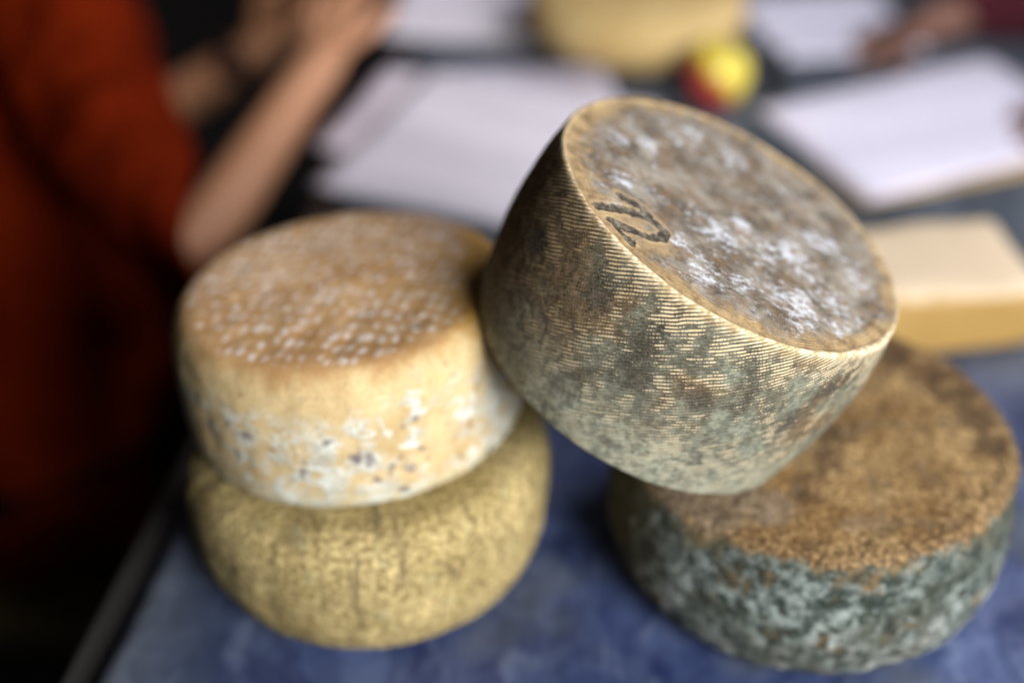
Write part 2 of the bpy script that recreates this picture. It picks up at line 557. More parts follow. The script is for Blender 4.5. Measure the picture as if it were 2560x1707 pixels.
def disp_b(p, a, r, z):
    d = 0.0007 * fbm(p, 26, 3.0) + 0.00022 * fbm(p, 120, 9.0)
    if z > .0845 and r < .07:
        return 0, 0.0010 * fbm(p, 30, 5) + 0.0004 * fbm(p, 110, 2)
    return d, 0.0004 * fbm(p, 40, 1.0) if r > .07 else 0


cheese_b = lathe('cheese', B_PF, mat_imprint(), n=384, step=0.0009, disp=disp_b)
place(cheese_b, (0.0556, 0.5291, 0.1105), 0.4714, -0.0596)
tag(cheese_b, 'tilted grey cheese wheel with cloth-ridged rind and figures cut into its top', 'cheese', 'cheese wheels in the foreground')


# ------------------------------------------------------------------ the upper left cheese
def mat_tan():
    n = NT('tan_spotted_rind')
    p = n.obj()
    th, z, r = n.sep(n.attr('cyl'))
    px, py, pz = n.sep(p)
    flat = n.comb(px, py, 0.0)
    u = n.mul(th, 0.08)
    uz = n.comb(u, z, 0.0)
    H = 0.0716
    grain = n.noise(p, 700, 3, 0.6)
    big = n.noise(flat, 26, 4, 0.6)
    base = n.mix(n.ss(big, 0.35, 0.65), (0.40, 0.225, 0.09), (0.54, 0.335, 0.155))
    base = n.mix(n.ss(n.noise(flat, 90, 4, 0.6), 0.5, 0.75, 0, 0.5), base, (0.36, 0.22, 0.115))
    a = math.radians(-14)
    gx = n.add(n.mul(px, math.cos(a)), n.mul(py, math.sin(a)))
    gy = n.sub(n.mul(py, math.cos(a)), n.mul(px, math.sin(a)))
    wv = n.noise(flat, 60, 2, 0.5, 0, True)
    g = n.vm('ADD', n.comb(n.mul(gx, 1.0), n.mul(gy, 0.62)), n.vm('SCALE', n.vm('SUBTRACT', wv, (0.5, 0.5, 0.5)), scale=0.004))
    vd = n.voro(n.vm('MULTIPLY', g, (1, 1, 0)), 175, 0.38)
    dots = n.ss(n.add(vd, n.mul(n.sub(n.noise(flat, 150, 4, 0.72), 0.5), 1.3)), 0.44, 0.10)
    dots = n.mul(dots, n.ss(r, 0.0715, 0.0660))
    vd2 = n.voro(n.vm('MULTIPLY', g, (1.25, 0.55, 0)), 190, 0.7)
    dots2 = n.ss(n.add(vd2, n.mul(n.sub(n.noise(n.vm('ADD', flat, (2, 2, 0)), 60, 3), 0.5), 1.5)), 0.42, 0.14)
    haze = n.ss(n.add(n.noise(n.vm('ADD', flat, (6, 1, 0)), 34, 4, 0.6), n.mul(py, 2.2)), 0.50, 0.72)
    base = n.mix(n.mul(haze, 0.3), base, (0.60, 0.46, 0.36))
    base = n.mix(n.mul(dots, n.ss(n.noise(n.vm('ADD', flat, (3, 3, 0)), 30, 3), 0.32, 0.48, 0.6, 1.0)), base, (0.78, 0.68, 0.62))
    dots2 = n.mul(dots2, n.ss(r, 0.0715, 0.0660))
    base = n.mix(n.mul(dots2, 0.35), base, (0.68, 0.57, 0.49))
    pit = n.voro(n.vm('ADD', flat, (0.3, 0.7, 0)), 55, 1.0)
    base = n.mix(n.ss(pit, 0.13, 0.05, 0, 0.8), base, (0.10, 0.07, 0.055))
    yel = n.ss(px, 0.045, 0.062)  # orange glow bounced between the touching wheels, painted on this edge
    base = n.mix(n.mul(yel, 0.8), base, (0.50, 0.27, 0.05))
    # side
    sd = n.mix(n.ss(n.noise(uz, 40, 4, 0.6), 0.35, 0.65), (0.46, 0.335, 0.165), (0.60, 0.47, 0.265))
    up = n.ss(z, 0.046, 0.060)
    m1 = n.noise(n.vm('MULTIPLY', uz, (0.8, 1.0, 1.0)), 120, 5, 0.68, 0.5)
    m0 = n.noise(n.vm('ADD', uz, (2.2, 0, 0)), 22, 3, 0.5)
    low = n.mul(n.ss(n.add(z, n.mul(n.sub(m0, 0.5), 0.06)), 0.064, 0.044), 1.0)
    white = n.ss(n.add(m1, n.mul(n.sub(m0, 0.5), 0.45)), 0.45, 0.57)
    white = n.mul(white, low)
    lowpale = n.ss(z, 0.018, 0.004)
    sd = n.mix(n.mul(lowpale, 0.55), sd, (0.56, 0.55, 0.40))
    sd = n.mix(n.mul(white, 0.8), sd, n.mix(n.ss(n.noise(n.vm('ADD', uz, (9, 2, 0)), 110, 4, 0.65), 0.4, 0.6), (0.42, 0.44, 0.40), (0.66, 0.72, 0.69)))
    # scratches of white bloom on the upper side
    scr = n.ss(n.noise(n.vm('MULTIPLY', n.vm('ADD', uz, n.comb(0.0, n.mul(u, 0.12))), (0.3, 2.6, 1)), 60, 3, 0.5, 0.6), 0.65, 0.69)
    sd = n.mix(n.mul(scr, n.mul(n.ss(z, 0.062, 0.05), 0.8)), sd, (0.74, 0.80, 0.78))
    spv = n.voro(n.vm('ADD', uz, n.vm('SCALE', n.vm('SUBTRACT', n.noise(uz, 120, 2, 0.5, 0, True), (0.5, 0.5, 0.5)), scale=0.008)), 78, 1.0)
    spm = n.mul(n.ss(spv, 0.27, 0.12), n.ss(n.noise(n.vm('ADD', uz, (4, 9, 0)), 30, 2), 0.46, 0.58))
    sd = n.mix(n.mul(spm, 0.85), sd, (0.12, 0.095, 0.12))
    ab = n.blobs(n.vm('ADD', uz, n.vm('SCALE', n.vm('SUBTRACT', n.noise(uz, 150, 3, 0.6, 0, True), (0.5, 0.5, 0.5)), scale=0.010)), [(-1.9 * .08, .035, .003), (-2.05 * .08, .040, .003), (-2.35 * .08, .036, .004), (-1.75 * .08, .024, .003), (-1.1 * .08, .044, .002), (-.7 * .08, .045, .003), (-.8 * .08, .028, .003), (-1.6 * .08, .040, .002), (-1.677 * .08, .0615, .0028), (-2.187 * .08, .044, .0030), (-2.23 * .08, .047, .0022), (-2.153 * .08, .029, .0035), (-1.445 * .08, .036, .0026), (-1.28 * .08, .0218, .0030), (-1.386 * .08, .031, .0032), (-1.22 * .08, .027, .003), (-.89 * .08, .062, .002), (-1.0 * .08, .030, .003)])
    sd = n.mix(n.mul(n.ss(n.add(ab, n.mul(n.sub(m1, 0.5), 3.0)), 0.45, 0.9), 0.75), sd, (0.11, 0.085, 0.11))
    spv2 = n.voro(uz, 105, 1.0)
    sd = n.mix(n.mul(n.ss(spv2, 0.16, 0.06), 0.8), sd, (0.16, 0.12, 0.10))
    sd = n.mix(n.mul(n.mul(up, n.ss(m1, 0.62, 0.45)), 0.6), sd, (0.64, 0.49, 0.26))
    edge = n.ss(n.add(r, n.mul(n.sub(n.noise(flat, 60, 4, 0.65), 0.5), 0.022)), 0.0700, 0.0790)
    edge = n.mul(edge, n.ss(z, H - 0.004, H - 0.0002, 1, 1))
    ist = n.ss(n.add(z, n.mul(n.sub(n.noise(uz, 60, 4, 0.65), 0.5), 0.008)), H - 0.0140, H - 0.0060)
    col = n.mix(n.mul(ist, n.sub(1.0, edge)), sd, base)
    col = n.mix(n.ss(grain, 0.6, 0.4, 0, 0.22), col, (0.22, 0.14, 0.06))
    h = n.add(n.mul(n.mul(dots, n.mul(ist, n.ss(edge, 0.6, 0.2))), 0.25), n.add(n.mul(grain, 0.4), n.add(n.mul(white, 0.5), n.mul(spm, -1.0))))
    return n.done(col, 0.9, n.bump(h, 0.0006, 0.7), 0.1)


A_PF = [(0, 0), (.0679, 0), (.0705, .0003), (.0729, .0013), (.0750, .0029), (.0766, .0050), (.0776, .0074), (.0781, .0100), (.0792, .0162), (.0796, .0224), (.0798, .0286), (.0799, .0348),
        (.0798, .0410), (.0796, .0472), (.0792, .0534), (.0782, .0590), (.0775, .0627), (.0763, .0656), (.0744, .0681), (.0719, .0700), (.0690, .0710), (.0659, .0714), (.05, .0716), (0, .0718)]


def disp_a(p, a, r, z):
    if r < .066 and z > .06: return 0, 0.0008 * fbm(p, 34, 4) + .0004 * fbm(p, 130, 8)
    if z < .001: return 0, 0
    return 0.0010 * fbm(p, 24, 7) + 0.00035 * fbm(p, 110, 2), 0.0005 * fbm(p, 30, 4)


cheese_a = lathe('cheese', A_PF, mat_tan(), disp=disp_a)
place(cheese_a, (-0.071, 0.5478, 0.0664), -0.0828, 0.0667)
tag(cheese_a, 'tan cheese wheel with pale-dotted top, lying on the golden wheel', 'cheese', 'cheese wheels in the foreground')


# ------------------------------------------------------------------ the lower left cheese
def mat_golden():
    n = NT('golden_rind')
    p = n.obj()
    th, z, r = n.sep(n.attr('cyl'))
    u = n.mul(th, 0.083)
    uz = n.comb(u, z, 0.0)
    big = n.noise(p, 26, 4, 0.6)
    base = n.mix(n.ss(big, 0.35, 0.65), (0.36, 0.28, 0.118), (0.53, 0.42, 0.20))
    sp = n.noise(p, 400, 4, 0.68)
    base = n.mix(n.ss(sp, 0.56, 0.42, 0, 0.85), base, (0.15, 0.105, 0.04))
    base = n.mix(n.ss(sp, 0.56, 0.72, 0, 0.6), base, (0.66, 0.52, 0.24))
    st = n.noise(n.vm('MULTIPLY', uz, (1.0, 0.32, 1.0)), 115, 4, 0.62, 0.5)
    top = n.ss(z, 0.012, 0.052)
    base = n.mix(n.mul(n.mul(n.ss(st, 0.54, 0.66), n.add(n.mul(top, 0.7), 0.15)), 0.8), base, (0.13, 0.095, 0.055))
    base = n.mix(n.mul(n.mul(n.ss(st, 0.44, 0.34), top), 0.3), base, (0.60, 0.46, 0.22))
    gr = n.ss(n.noise(n.vm('ADD', p, (4, 2, 1)), 80, 4, 0.6), 0.60, 0.72)
    base = n.mix(n.mul(gr, 0.5), base, (0.30, 0.33, 0.20))
    crv = n.voro(n.vm('ADD', n.vm('MULTIPLY', uz, (1.0, 0.42, 1.0)), n.vm('SCALE', n.vm('SUBTRACT', n.noise(uz, 60, 3, 0.6, 0, True), (0.5, 0.5, 0.5)), scale=0.02)), 42, 1.0, 'DISTANCE_TO_EDGE')
    crack = n.mul(n.ss(crv, 0.035, 0.0), n.ss(n.noise(n.vm('ADD', uz, (1, 1, 0)), 36, 2), 0.45, 0.62))
    base = n.mix(n.mul(crack, 0.18), base, (0.12, 0.09, 0.055))
    h = n.add(n.mul(sp, 0.6), n.add(n.mul(st, 1.0), n.mul(crack, -0.2)))
    return n.done(base, 0.7, n.bump(h, 0.0020, 1.0), 0.14)


C_PF = [(0, 0), (.0676, 0), (.0713, .0006), (.0747, .0023), (.0773, .0049), (.0790, .0083), (.0803, .0120), (.0826, .0171), (.0837, .0222), (.0843, .0274), (.0848, .0325), (.0852, .0376),
        (.0855, .0427), (.0856, .0479), (.0852, .0530), (.0844, .0576), (.0824, .0618), (.0791, .0651), (.0749, .0673), (.0702, .0680), (0, .0680)]


def disp_c(p, a, r, z):
    if z < .001: return 0, 0
    if z > .0675: return 0, 0
    k = min(1, z / .03)
    q = Vector((math.cos(a) * 3.4, math.sin(a) * 3.4, z * 9))
    cre = mnoise.noise(q * 2.2) * 0.0007 * k
    return cre + 0.0009 * fbm(p, 30, 6) + 0.0003 * fbm(p, 160, 2), 0


cheese_c = lathe('cheese', C_PF, mat_golden(), disp=disp_c,
                 shear=lambda p: min(1, max(0, p.z / .068)) ** 2 * (0.0828 * p.x - 0.0667 * p.y))
place(cheese_c, (-0.0678, 0.5324, 0.0008))
tag(cheese_c, 'golden yellow bulging cheese wheel at the bottom of the left pair', 'cheese', 'cheese wheels in the foreground')


# ------------------------------------------------------------------ the lower right cheese
def mat_mould():
    n = NT('blue_mould_rind')
    p = n.obj()
    th, z, r = n.sep(n.attr('cyl'))
    px, py, pz = n.sep(p)
    flat = n.comb(px, py, 0.0)
    u = n.mul(th, 0.092)
    uz = n.comb(u, z, 0.0)
    H = 0.0779
    g = n.noise(p, 430, 4, 0.7)
    g2 = n.noise(p, 160, 4, 0.65)
    big = n.noise(flat, 24, 4, 0.6, 0.4)
    top = n.mix(n.ss(big, 0.35, 0.65), (0.215, 0.125, 0.048), (0.42, 0.28, 0.125))
    top = n.mix(n.ss(g, 0.55, 0.40, 0, 0.85), top, (0.085, 0.045, 0.016))
    top = n.mix(n.ss(g, 0.56, 0.72, 0, 0.65), top, (0.52, 0.38, 0.21))
    top = n.mix(n.ss(n.noise(n.vm('ADD', flat, (2, 7, 0)), 40, 5, 0.7), 0.52, 0.68, 0, 0.45), top, (0.19, 0.15, 0.105))
    top = n.mix(n.ss(g2, 0.55, 0.70, 0, 0.6), top, (0.13, 0.075, 0.035))
    er = n.add(r, n.mul(n.sub(n.noise(flat, 50, 4, 0.6), 0.5), 0.03))
    top = n.mix(n.ss(er, 0.070, 0.088, 0, 0.6), top, n.mix(n.ss(g, 0.42, 0.6), (0.05, 0.032, 0.02), (0.26, 0.17, 0.085)))
    grey = n.blobs(flat, [(-.067, -.048, .015), (-.052, -.060, .014), (-.040, -.050, .016), (-.068, -.02, .018), (-.03, -.055, .014), (-.045, -.035, .016)])  # shade under the tilted wheel, painted onto the top as grey
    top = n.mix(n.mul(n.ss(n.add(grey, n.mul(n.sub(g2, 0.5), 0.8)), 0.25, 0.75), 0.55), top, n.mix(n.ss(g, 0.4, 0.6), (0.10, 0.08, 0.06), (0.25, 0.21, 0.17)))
    dark = n.blobs(flat, [(-.012, -.043, .010), (.001, -.022, .013), (-.004, -.032, .010), (.004, -.006, .012), (.060, .036, .015), (.068, .022, .014), (.073, .004, .013), (.075, -.014, .011), (.045, .054, .015)])
    top = n.mix(n.mul(n.ss(n.add(dark, n.add(n.mul(n.sub(g2, 0.5), 1.6), n.mul(n.sub(n.noise(flat, 70, 4, 0.7), 0.5), 2.2))), 0.25, 1.0), 0.8), top, (0.065, 0.04, 0.024))
    # side
    m1 = n.noise(uz, 75, 5, 0.70, 0.3)
    m2 = n.noise(n.vm('ADD', uz, (3, 5, 0)), 40, 4, 0.62, 0.5)
    m3 = n.noise(n.vm('ADD', uz, (7, 1, 0)), 130, 6, 0.74, 0.3)
    m4 = n.noise(n.vm('ADD', uz, (1, 8, 0)), 34, 3, 0.6)
    side = n.mix(n.ss(m1, 0.40, 0.58), (0.055, 0.072, 0.068), (0.25, 0.295, 0.275))
    pale = n.mul(n.ss(z, 0.050, 0.015), n.ss(m2, 0.44, 0.60))
    side = n.mix(n.mul(pale, 0.9), side, (0.50, 0.50, 0.46))
    side = n.mix(n.ss(m3, 0.505, 0.55, 0, 0.95), side, (0.022, 0.032, 0.026))
    side = n.mix(n.mul(n.ss(m3, 0.47, 0.40, 0, 0.85), n.ss(n.add(m2, n.mul(z, -2.0)), 0.33, 0.48, 0.45, 1.0)), side, (0.39, 0.44, 0.41))
    side = n.mix(n.mul(n.ss(m4, 0.56, 0.68), 0.85), side, n.mix(n.ss(g2, 0.4, 0.6), (0.06, 0.045, 0.02), (0.22, 0.13, 0.05)))
    db = n.blobs(uz, [(-1.875 * .092, .037, .007), (-1.315 * .092, .039, .0085), (-1.63 * .092, .030, .008), (-1.22 * .092, .046, .005), (-2.1 * .092, .058, .009), (-1.95 * .092, .064, .006)])
    db = n.ss(n.add(db, n.mul(n.sub(m3, 0.5), 4.0)), 0.35, 0.9)
    side = n.mix(n.mul(db, 0.88), side, n.mix(n.ss(g2, 0.42, 0.58), (0.03, 0.028, 0.018), (0.17, 0.11, 0.05)))
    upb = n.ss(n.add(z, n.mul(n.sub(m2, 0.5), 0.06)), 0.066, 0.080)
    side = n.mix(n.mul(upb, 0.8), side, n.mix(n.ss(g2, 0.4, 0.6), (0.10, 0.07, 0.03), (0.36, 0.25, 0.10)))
    md = n.ss(n.noise(n.vm('ADD', uz, (12, 4, 0)), 24, 4, 0.65, 0.6), 0.48, 0.58)
    side = n.mix(n.mul(md, 0.72), side, n.mix(n.ss(g2, 0.4, 0.6), (0.022, 0.03, 0.025), (0.095, 0.105, 0.08)))
    leftshade = n.ss(th, -2.2, -2.9)  # left flank in shadow, painted as a darker rind colour
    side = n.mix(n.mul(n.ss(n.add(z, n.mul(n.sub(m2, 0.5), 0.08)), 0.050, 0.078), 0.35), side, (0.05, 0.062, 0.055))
    side = n.mix(n.mul(leftshade, 0.6), side, (0.06, 0.045, 0.022))
    side = n.mix(n.ss(g, 0.58, 0.45, 0, 0.35), side, (0.035, 0.04, 0.03))
    ist = n.ss(n.add(z, n.add(n.mul(n.sub(g2, 0.5), 0.010), n.mul(n.sub(m2, 0.5), 0.012))), H - 0.0048, H - 0.0016)
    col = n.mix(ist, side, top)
    h = n.add(g, n.add(n.mul(g2, 1.2), n.mul(m3, -0.8)))
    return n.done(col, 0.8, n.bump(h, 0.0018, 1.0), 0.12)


D_PF = [(0, 0), (.0697, 0), (.0748, .0007), (.0797, .0027), (.0838, .0059), (.0870, .0100), (.0890, .0148), (.0906, .0200), (.0924, .0265), (.0930, .0330), (.0931, .0395), (.0930, .0460),
        (.0927, .0525), (.0922, .0590), (.0914, .0655), (.0902, .0719), (.0896, .0735), (.0889, .0749), (.0879, .0762), (.0867, .0771), (.0852, .0777), (.0837, .0779), (.06, .0775), (0, .0768)]


def disp_d(p, a, r, z):
    if z < .001: return 0, 0
    if z > .077 and r < .083: return 0, 0.0008 * fbm(p, 30, 4) + .0006 * fbm(p, 150, 8)
    return 0.0013 * fbm(p, 26, 1) + 0.0007 * fbm(p, 110, 5), 0.0008 * fbm(p, 40, 3) if z > .06 else 0


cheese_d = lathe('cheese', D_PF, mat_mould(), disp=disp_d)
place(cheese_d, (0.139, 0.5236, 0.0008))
tag(cheese_d, 'brown-topped cheese wheel with blue-green mould side under the tilted wheel', 'cheese', 'cheese wheels in the foreground')


# ------------------------------------------------------------------ things on the table behind
def mat_bg_cheese():
    n = NT('pale_tan_rind')
    p = n.obj()
    c = n.mix(n.ss(n.noise(p, 24, 4), 0.3, 0.7), (0.48, 0.33, 0.13), (0.60, 0.45, 0.21))
    g = n.noise(p, 300, 3)
    return n.done(n.mix(n.ss(g, 0.6, 0.4, 0, 0.4), c, (0.28, 0.18, 0.06)), 0.7, n.bump(g, 0.001), 0.3)


E_PF = [(r * .88, z * .8) for r, z in [(0, 0), (.055, 0), (.075, .004), (.090, .014), (.099, .028), (.101, .040), (.096, .054), (.082, .063), (.055, .068), (0, .070)]]
cheese_e = lathe('cheese', E_PF, mat_bg_cheese(), n=96, step=0.004, disp=lambda p, a, r, z: (0.0015 * fbm(p, 20, 2) if z > .001 else 0, 0))
place(cheese_e, (0.100, 1.118, 0.0008))
tag(cheese_e, 'plain tan cheese wheel lying behind the apple, cut by the top of the picture', 'cheese')


def mat_apple():
    n = NT('apple_skin')
    p = n.obj()
    x, y, z = n.sep(p)
    f = n.noise(n.vm('MULTIPLY', p, (1, 1, 0.25)), 90, 4, 0.6)
    k = n.add(n.add(n.mul(z, -18.0), n.mul(x, -22.0)), n.add(n.mul(y, -6.0), n.mul(f, 0.8)))
    red = n.ss(k, -0.30, 0.25)
    yel = n.mix(f, (0.60, 0.46, 0.02), (0.78, 0.66, 0.10))
    return n.done(n.mix(red, yel, (0.36, 0.03, 0.03)), 0.3, None, 0.5)


apple = empty('apple', (0.1525, 1.008, 0.0005))
apple.scale = (S * .70,) * 3
apf = [(0, .006), (.008, .002), (.015, .0), (.024, .006), (.032, .018), (.0355, .032), (.035, .045), (.030, .056), (.021, .0625), (.012, .062), (.005, .057), (0, .054)]
sk = lathe('skin', apf, mat_apple(), n=64, step=0.003, parent=apple)
for v in sk.data.vertices: v.co.z -= 0.0
st = lathe('stem', [(0, .052), (.0014, .052), (.0012, .062), (.0016, .070), (0, .0705)], mat_wood('apple_stem', (0.06, 0.035, 0.015), (0.12, 0.07, 0.03)), n=12, step=0.003, parent=apple)
tag(apple, 'yellow apple with a red blush standing behind the tilted cheese', 'apple')


def mat_paper(name, tint=(0.80, 0.79, 0.84), ang=0.0, text=True):
    n = NT(name)
    p = n.obj()
    x, y, z = n.sep(p)
    c = tint
    if text:
        ln = n.ss(n.math('SINE', n.mul(y, 2 * math.pi / 0.0075)), 0.35, 0.75)
        w = n.ss(n.noise(n.comb(n.mul(x, 130), n.math('FLOOR', n.mul(y, 133.33))), 1.0, 2), 0.38, 0.5)
        blk = n.ss(n.noise(n.comb(n.mul(x, 3), n.mul(y, 22)), 1.0, 2), 0.42, 0.5)
        c = n.mix(n.mul(n.mul(n.mul(ln, w), blk), 0.6), tint, (0.16, 0.16, 0.22))
    return n.done(c, 0.75, n.bump(n.noise(p, 14, 2), 0.002, 0.4), 0.25)


def paper(name, loc, size, rz, mat, label, group=None, curl=0.004, seed=1, thick=0.0006):
    sx, sy = size
    nx, ny = 14, 18
    vs, fs = [], []
    for j in range(ny + 1):
        for i in range(nx + 1):
            x, y = (i / nx - .5) * sx, (j / ny - .5) * sy
            e = max(abs(i / nx - .5), abs(j / ny - .5)) * 2
            cz = curl * max(0, mnoise.noise(Vector((x * 9 + seed, y * 9, seed)))) * e ** 2 + curl * .5 * max(0, e - .8)
            vs.append((x, y, cz))
    for j in range(ny):
        for i in range(nx):
            k = j * (nx + 1) + i
            fs.append((k, k + 1, k + nx + 2, k + nx + 1))
    o = mesh_obj(name, vs, fs, mat, top=True)
    o.location = Vector(loc) * S
    o.rotation_euler = (0, 0, rz)
    m = o.modifiers.new('thick', 'SOLIDIFY'); m.thickness = thick; m.offset = -1
    return tag(o, label, 'paper', group)


G = 'sheets of paper on the table'
paper('paper_sheet', (-0.013, 0.934, 0.0038), (0.190, 0.200), math.radians(-21), mat_paper('paper_left', (0.80, 0.76, 0.84)), 'white sheet overhanging the table edge behind the spotted tan cheese', G, seed=2, curl=.0008)
paper('paper_sheet', (-0.040, 0.973, 0.0030), (0.17, 0.14), math.radians(-18), mat_paper('paper_middle', (0.80, 0.73, 0.82)), 'pinkish white sheet peeking out left from under the white sheet', G, seed=3, curl=.002)
paper('paper_sheet', (-0.010, 0.998, 0.0016), (0.178, 0.14), math.radians(5), mat_paper('paper_under', (0.66, 0.62, 0.76)), 'lavender sheet half under the white sheet, in front of the far tan cheese', G, seed=4, curl=.001)
paper('paper_sheet', (-0.022, 1.225, 0.0020), (0.150, 0.220), math.radians(-6), mat_paper('paper_far_left', (0.76, 0.72, 0.80)), 'white sheet left of the far tan cheese at the top of the picture', G, seed=5)
paper('paper_sheet', (0.306, 0.964, 0.0052), (0.213, 0.148), math.radians(24), mat_paper('paper_right', (0.76, 0.73, 0.87)), 'large lavender sheet with faint lines of text right of the apple', G, seed=6)
paper('paper_sheet', (0.262, 1.150, 0.0024), (0.125, 0.13), math.radians(10), mat_paper('paper_far_right', (0.70, 0.69, 0.83)), 'lavender sheet beyond the lined sheet, under the writing hand', G, seed=7)

# wooden board under the right sheet
wood_tan = mat_wood('tan_board', (0.36, 0.25, 0.13), (0.52, 0.38, 0.20))
bd = bm_obj('clipboard', box_bm(0.19, 0.13, 0.003, (0, 0, 0.0016), 0.001), wood_tan)
bd.location = Vector((0.300, 0.944, 0.0008)) * S
bd.scale = (S, S, S); bd.rotation_euler = (0, 0, math.radians(20))
tag(bd, 'thin tan board under the large lavender sheet', 'board')


def mat_slab():
    n = NT('cut_cheese')
    p = n.obj()
    x, y, z = n.sep(p)
    f = n.noise(p, 40, 3)
    top = n.mix(f, (0.56, 0.44, 0.30), (0.66, 0.54, 0.39))
    rind = n.mix(f, (0.30, 0.175, 0.045), (0.40, 0.255, 0.085))
    nz = n.sep(n.t.nodes.new('ShaderNodeNewGeometry').outputs['Normal'])[2]
    return n.done(n.mix(n.ss(n.add(nz, n.mul(n.sub(n.noise(p, 60, 4), 0.5), 0.8)), 0.35, 0.95), rind, top), 0.6, n.bump(n.noise(p, 200, 3), 0.0006), 0.35)


sb = box_bm(0.118, 0.082, 0.042, (0, 0, 0.0215), 0.007)
bmesh.ops.subdivide_edges(sb, edges=sb.edges[:], cuts=4, use_grid_fill=True)
for v in sb.verts:
    v.co += Vector((fbm(v.co, 22, 1), fbm(v.co, 22, 5), fbm(v.co, 22, 9) if v.co.z > .005 else 0)) * 0.0022
slab = bm_obj('cheese_block', sb, mat_slab())
slab.location = Vector((0.240, 0.722, 0.0008)) * S
slab.scale = (S, S, S); slab.rotation_euler = (0, 0, math.radians(9))
tag(slab, 'pale cream block of cheese with a golden side behind the mouldy wheel', 'cheese')

black = NT('black_plastic').done((0.012, 0.012, 0.016), 0.35, None, 0.5)


def tube(name, pts, rads, mat, parent=None, n=16):
    vs, fs = [], []
    for k, (p, r) in enumerate(zip(pts, rads)):
        p = Vector(p)
        t = (Vector(pts[min(k + 1, len(pts) - 1)]) - Vector(pts[max(k - 1, 0)])).normalized()
        a = t.orthogonal().normalized(); b = t.cross(a)
        for i in range(n):
            w = 2 * math.pi * i / n
            vs.append(p + (a * math.cos(w) + b * math.sin(w)) * r)
    for k in range(len(pts) - 1):
        for i in range(n):
            fs.append((k * n + i, k * n + (i + 1) % n, (k + 1) * n + (i + 1) % n, (k + 1) * n + i))
    fs.append(tuple(range(n - 1, -1, -1)))
    fs.append(tuple(range((len(pts) - 1) * n, len(pts) * n)))
    return mesh_obj(name, vs, fs, mat, parent)


pen = empty('marker_pen', (0.206, 1.040, 0.0056), math.radians(-9))
tube('barrel', [(0, -.045, 0), (0, -.044, 0), (0, .018, 0), (0, .019, 0)], [.0040, .0046, .0046, .0042], black, pen)
tube('cap', [(0, .0185, 0), (0, .019, 0), (0, .047, 0), (0, .048, 0)], [.0046, .0051, .0050, .0040], black, pen)
tag(pen, 'dark marker lying between the apple and the large lavender sheet', 'pen')

# ------------------------------------------------------------------ people
ROOT = []


def skin_obj(name, nodes, edges, mat, parent=None, sub=2):
    """nodes: {key: (x, y, z, radius)} in layout units; the first is the root"""
    keys = list(nodes)
    me = bpy.data.meshes.new(name)
    me.from_pydata([tuple(nodes[k][:3]) for k in keys], [(keys.index(a), keys.index(b)) for a, b in edges], [])
    me.materials.append(mat)
    o = link(bpy.data.objects.new(name, me), parent)
    if parent is None:
        o.scale = (S, S, S)
    md = o.modifiers.new('skin', 'SKIN')
    md.use_smooth_shade = True
    sk = me.skin_vertices[0].data
    for i, k in enumerate(keys):
        r = nodes[k][3]
        sk[i].radius = r if isinstance(r, tuple) else (r, r)
        sk[i].use_root = (i == 0)
    ss = o.modifiers.new('sub', 'SUBSURF')
    ss.levels = ss.render_levels = sub
    return o


def cam_pt(X, Y, t):
    """layout point at depth t on the line of sight of photo position X, Y (2352 wide)"""
    u = (X - 1176) / 2352 / FPX
    v = (784 - Y) / 2352 / FPX
    c, s = math.cos(PITCH), math.sin(PITCH)
    return Vector((u * t, (c + v * s) * t, H_CAM + (-s + v * c) * t))


def mat_skin(name, a, b):
    n = NT(name)
    p = n.obj()
    f = n.noise(p, 30, 4)
    g = n.noise(p, 500, 3)
    return n.done(n.mix(f, a, b), 0.5, n.bump(g, 0.0004), 0.4, Subsurface_Weight=0.08, Subsurface_Radius=(0.02, 0.008, 0.004))


skin1 = mat_skin('tanned_skin', (0.45, 0.21, 0.105), (0.56, 0.29, 0.165))
skin2 = mat_skin('brown_skin', (0.15, 0.07, 0.05), (0.22, 0.11, 0.08))


def mat_fabric(name, a, b, scale=30):
    n = NT(name)
    p = n.obj()
    f = n.noise(p, scale, 4, 0.6)
    w = n.noise(p, 700, 2)
    return n.done(n.mix(f, a, b), 0.85, n.bump(n.add(n.noise(p, 14, 3), n.mul(w, 0.05)), 0.02, 0.7), 0.04)


shirt1 = mat_fabric('red_cotton', (0.060, 0.003, 0.0004), (0.17, 0.015, 0.001))
trousers = mat_fabric('black_cotton', (0.006, 0.006, 0.007), (0.012, 0.012, 0.014))
shirt2 = mat_fabric('maroon_cotton', (0.055, 0.012, 0.018), (0.085, 0.02, 0.03))


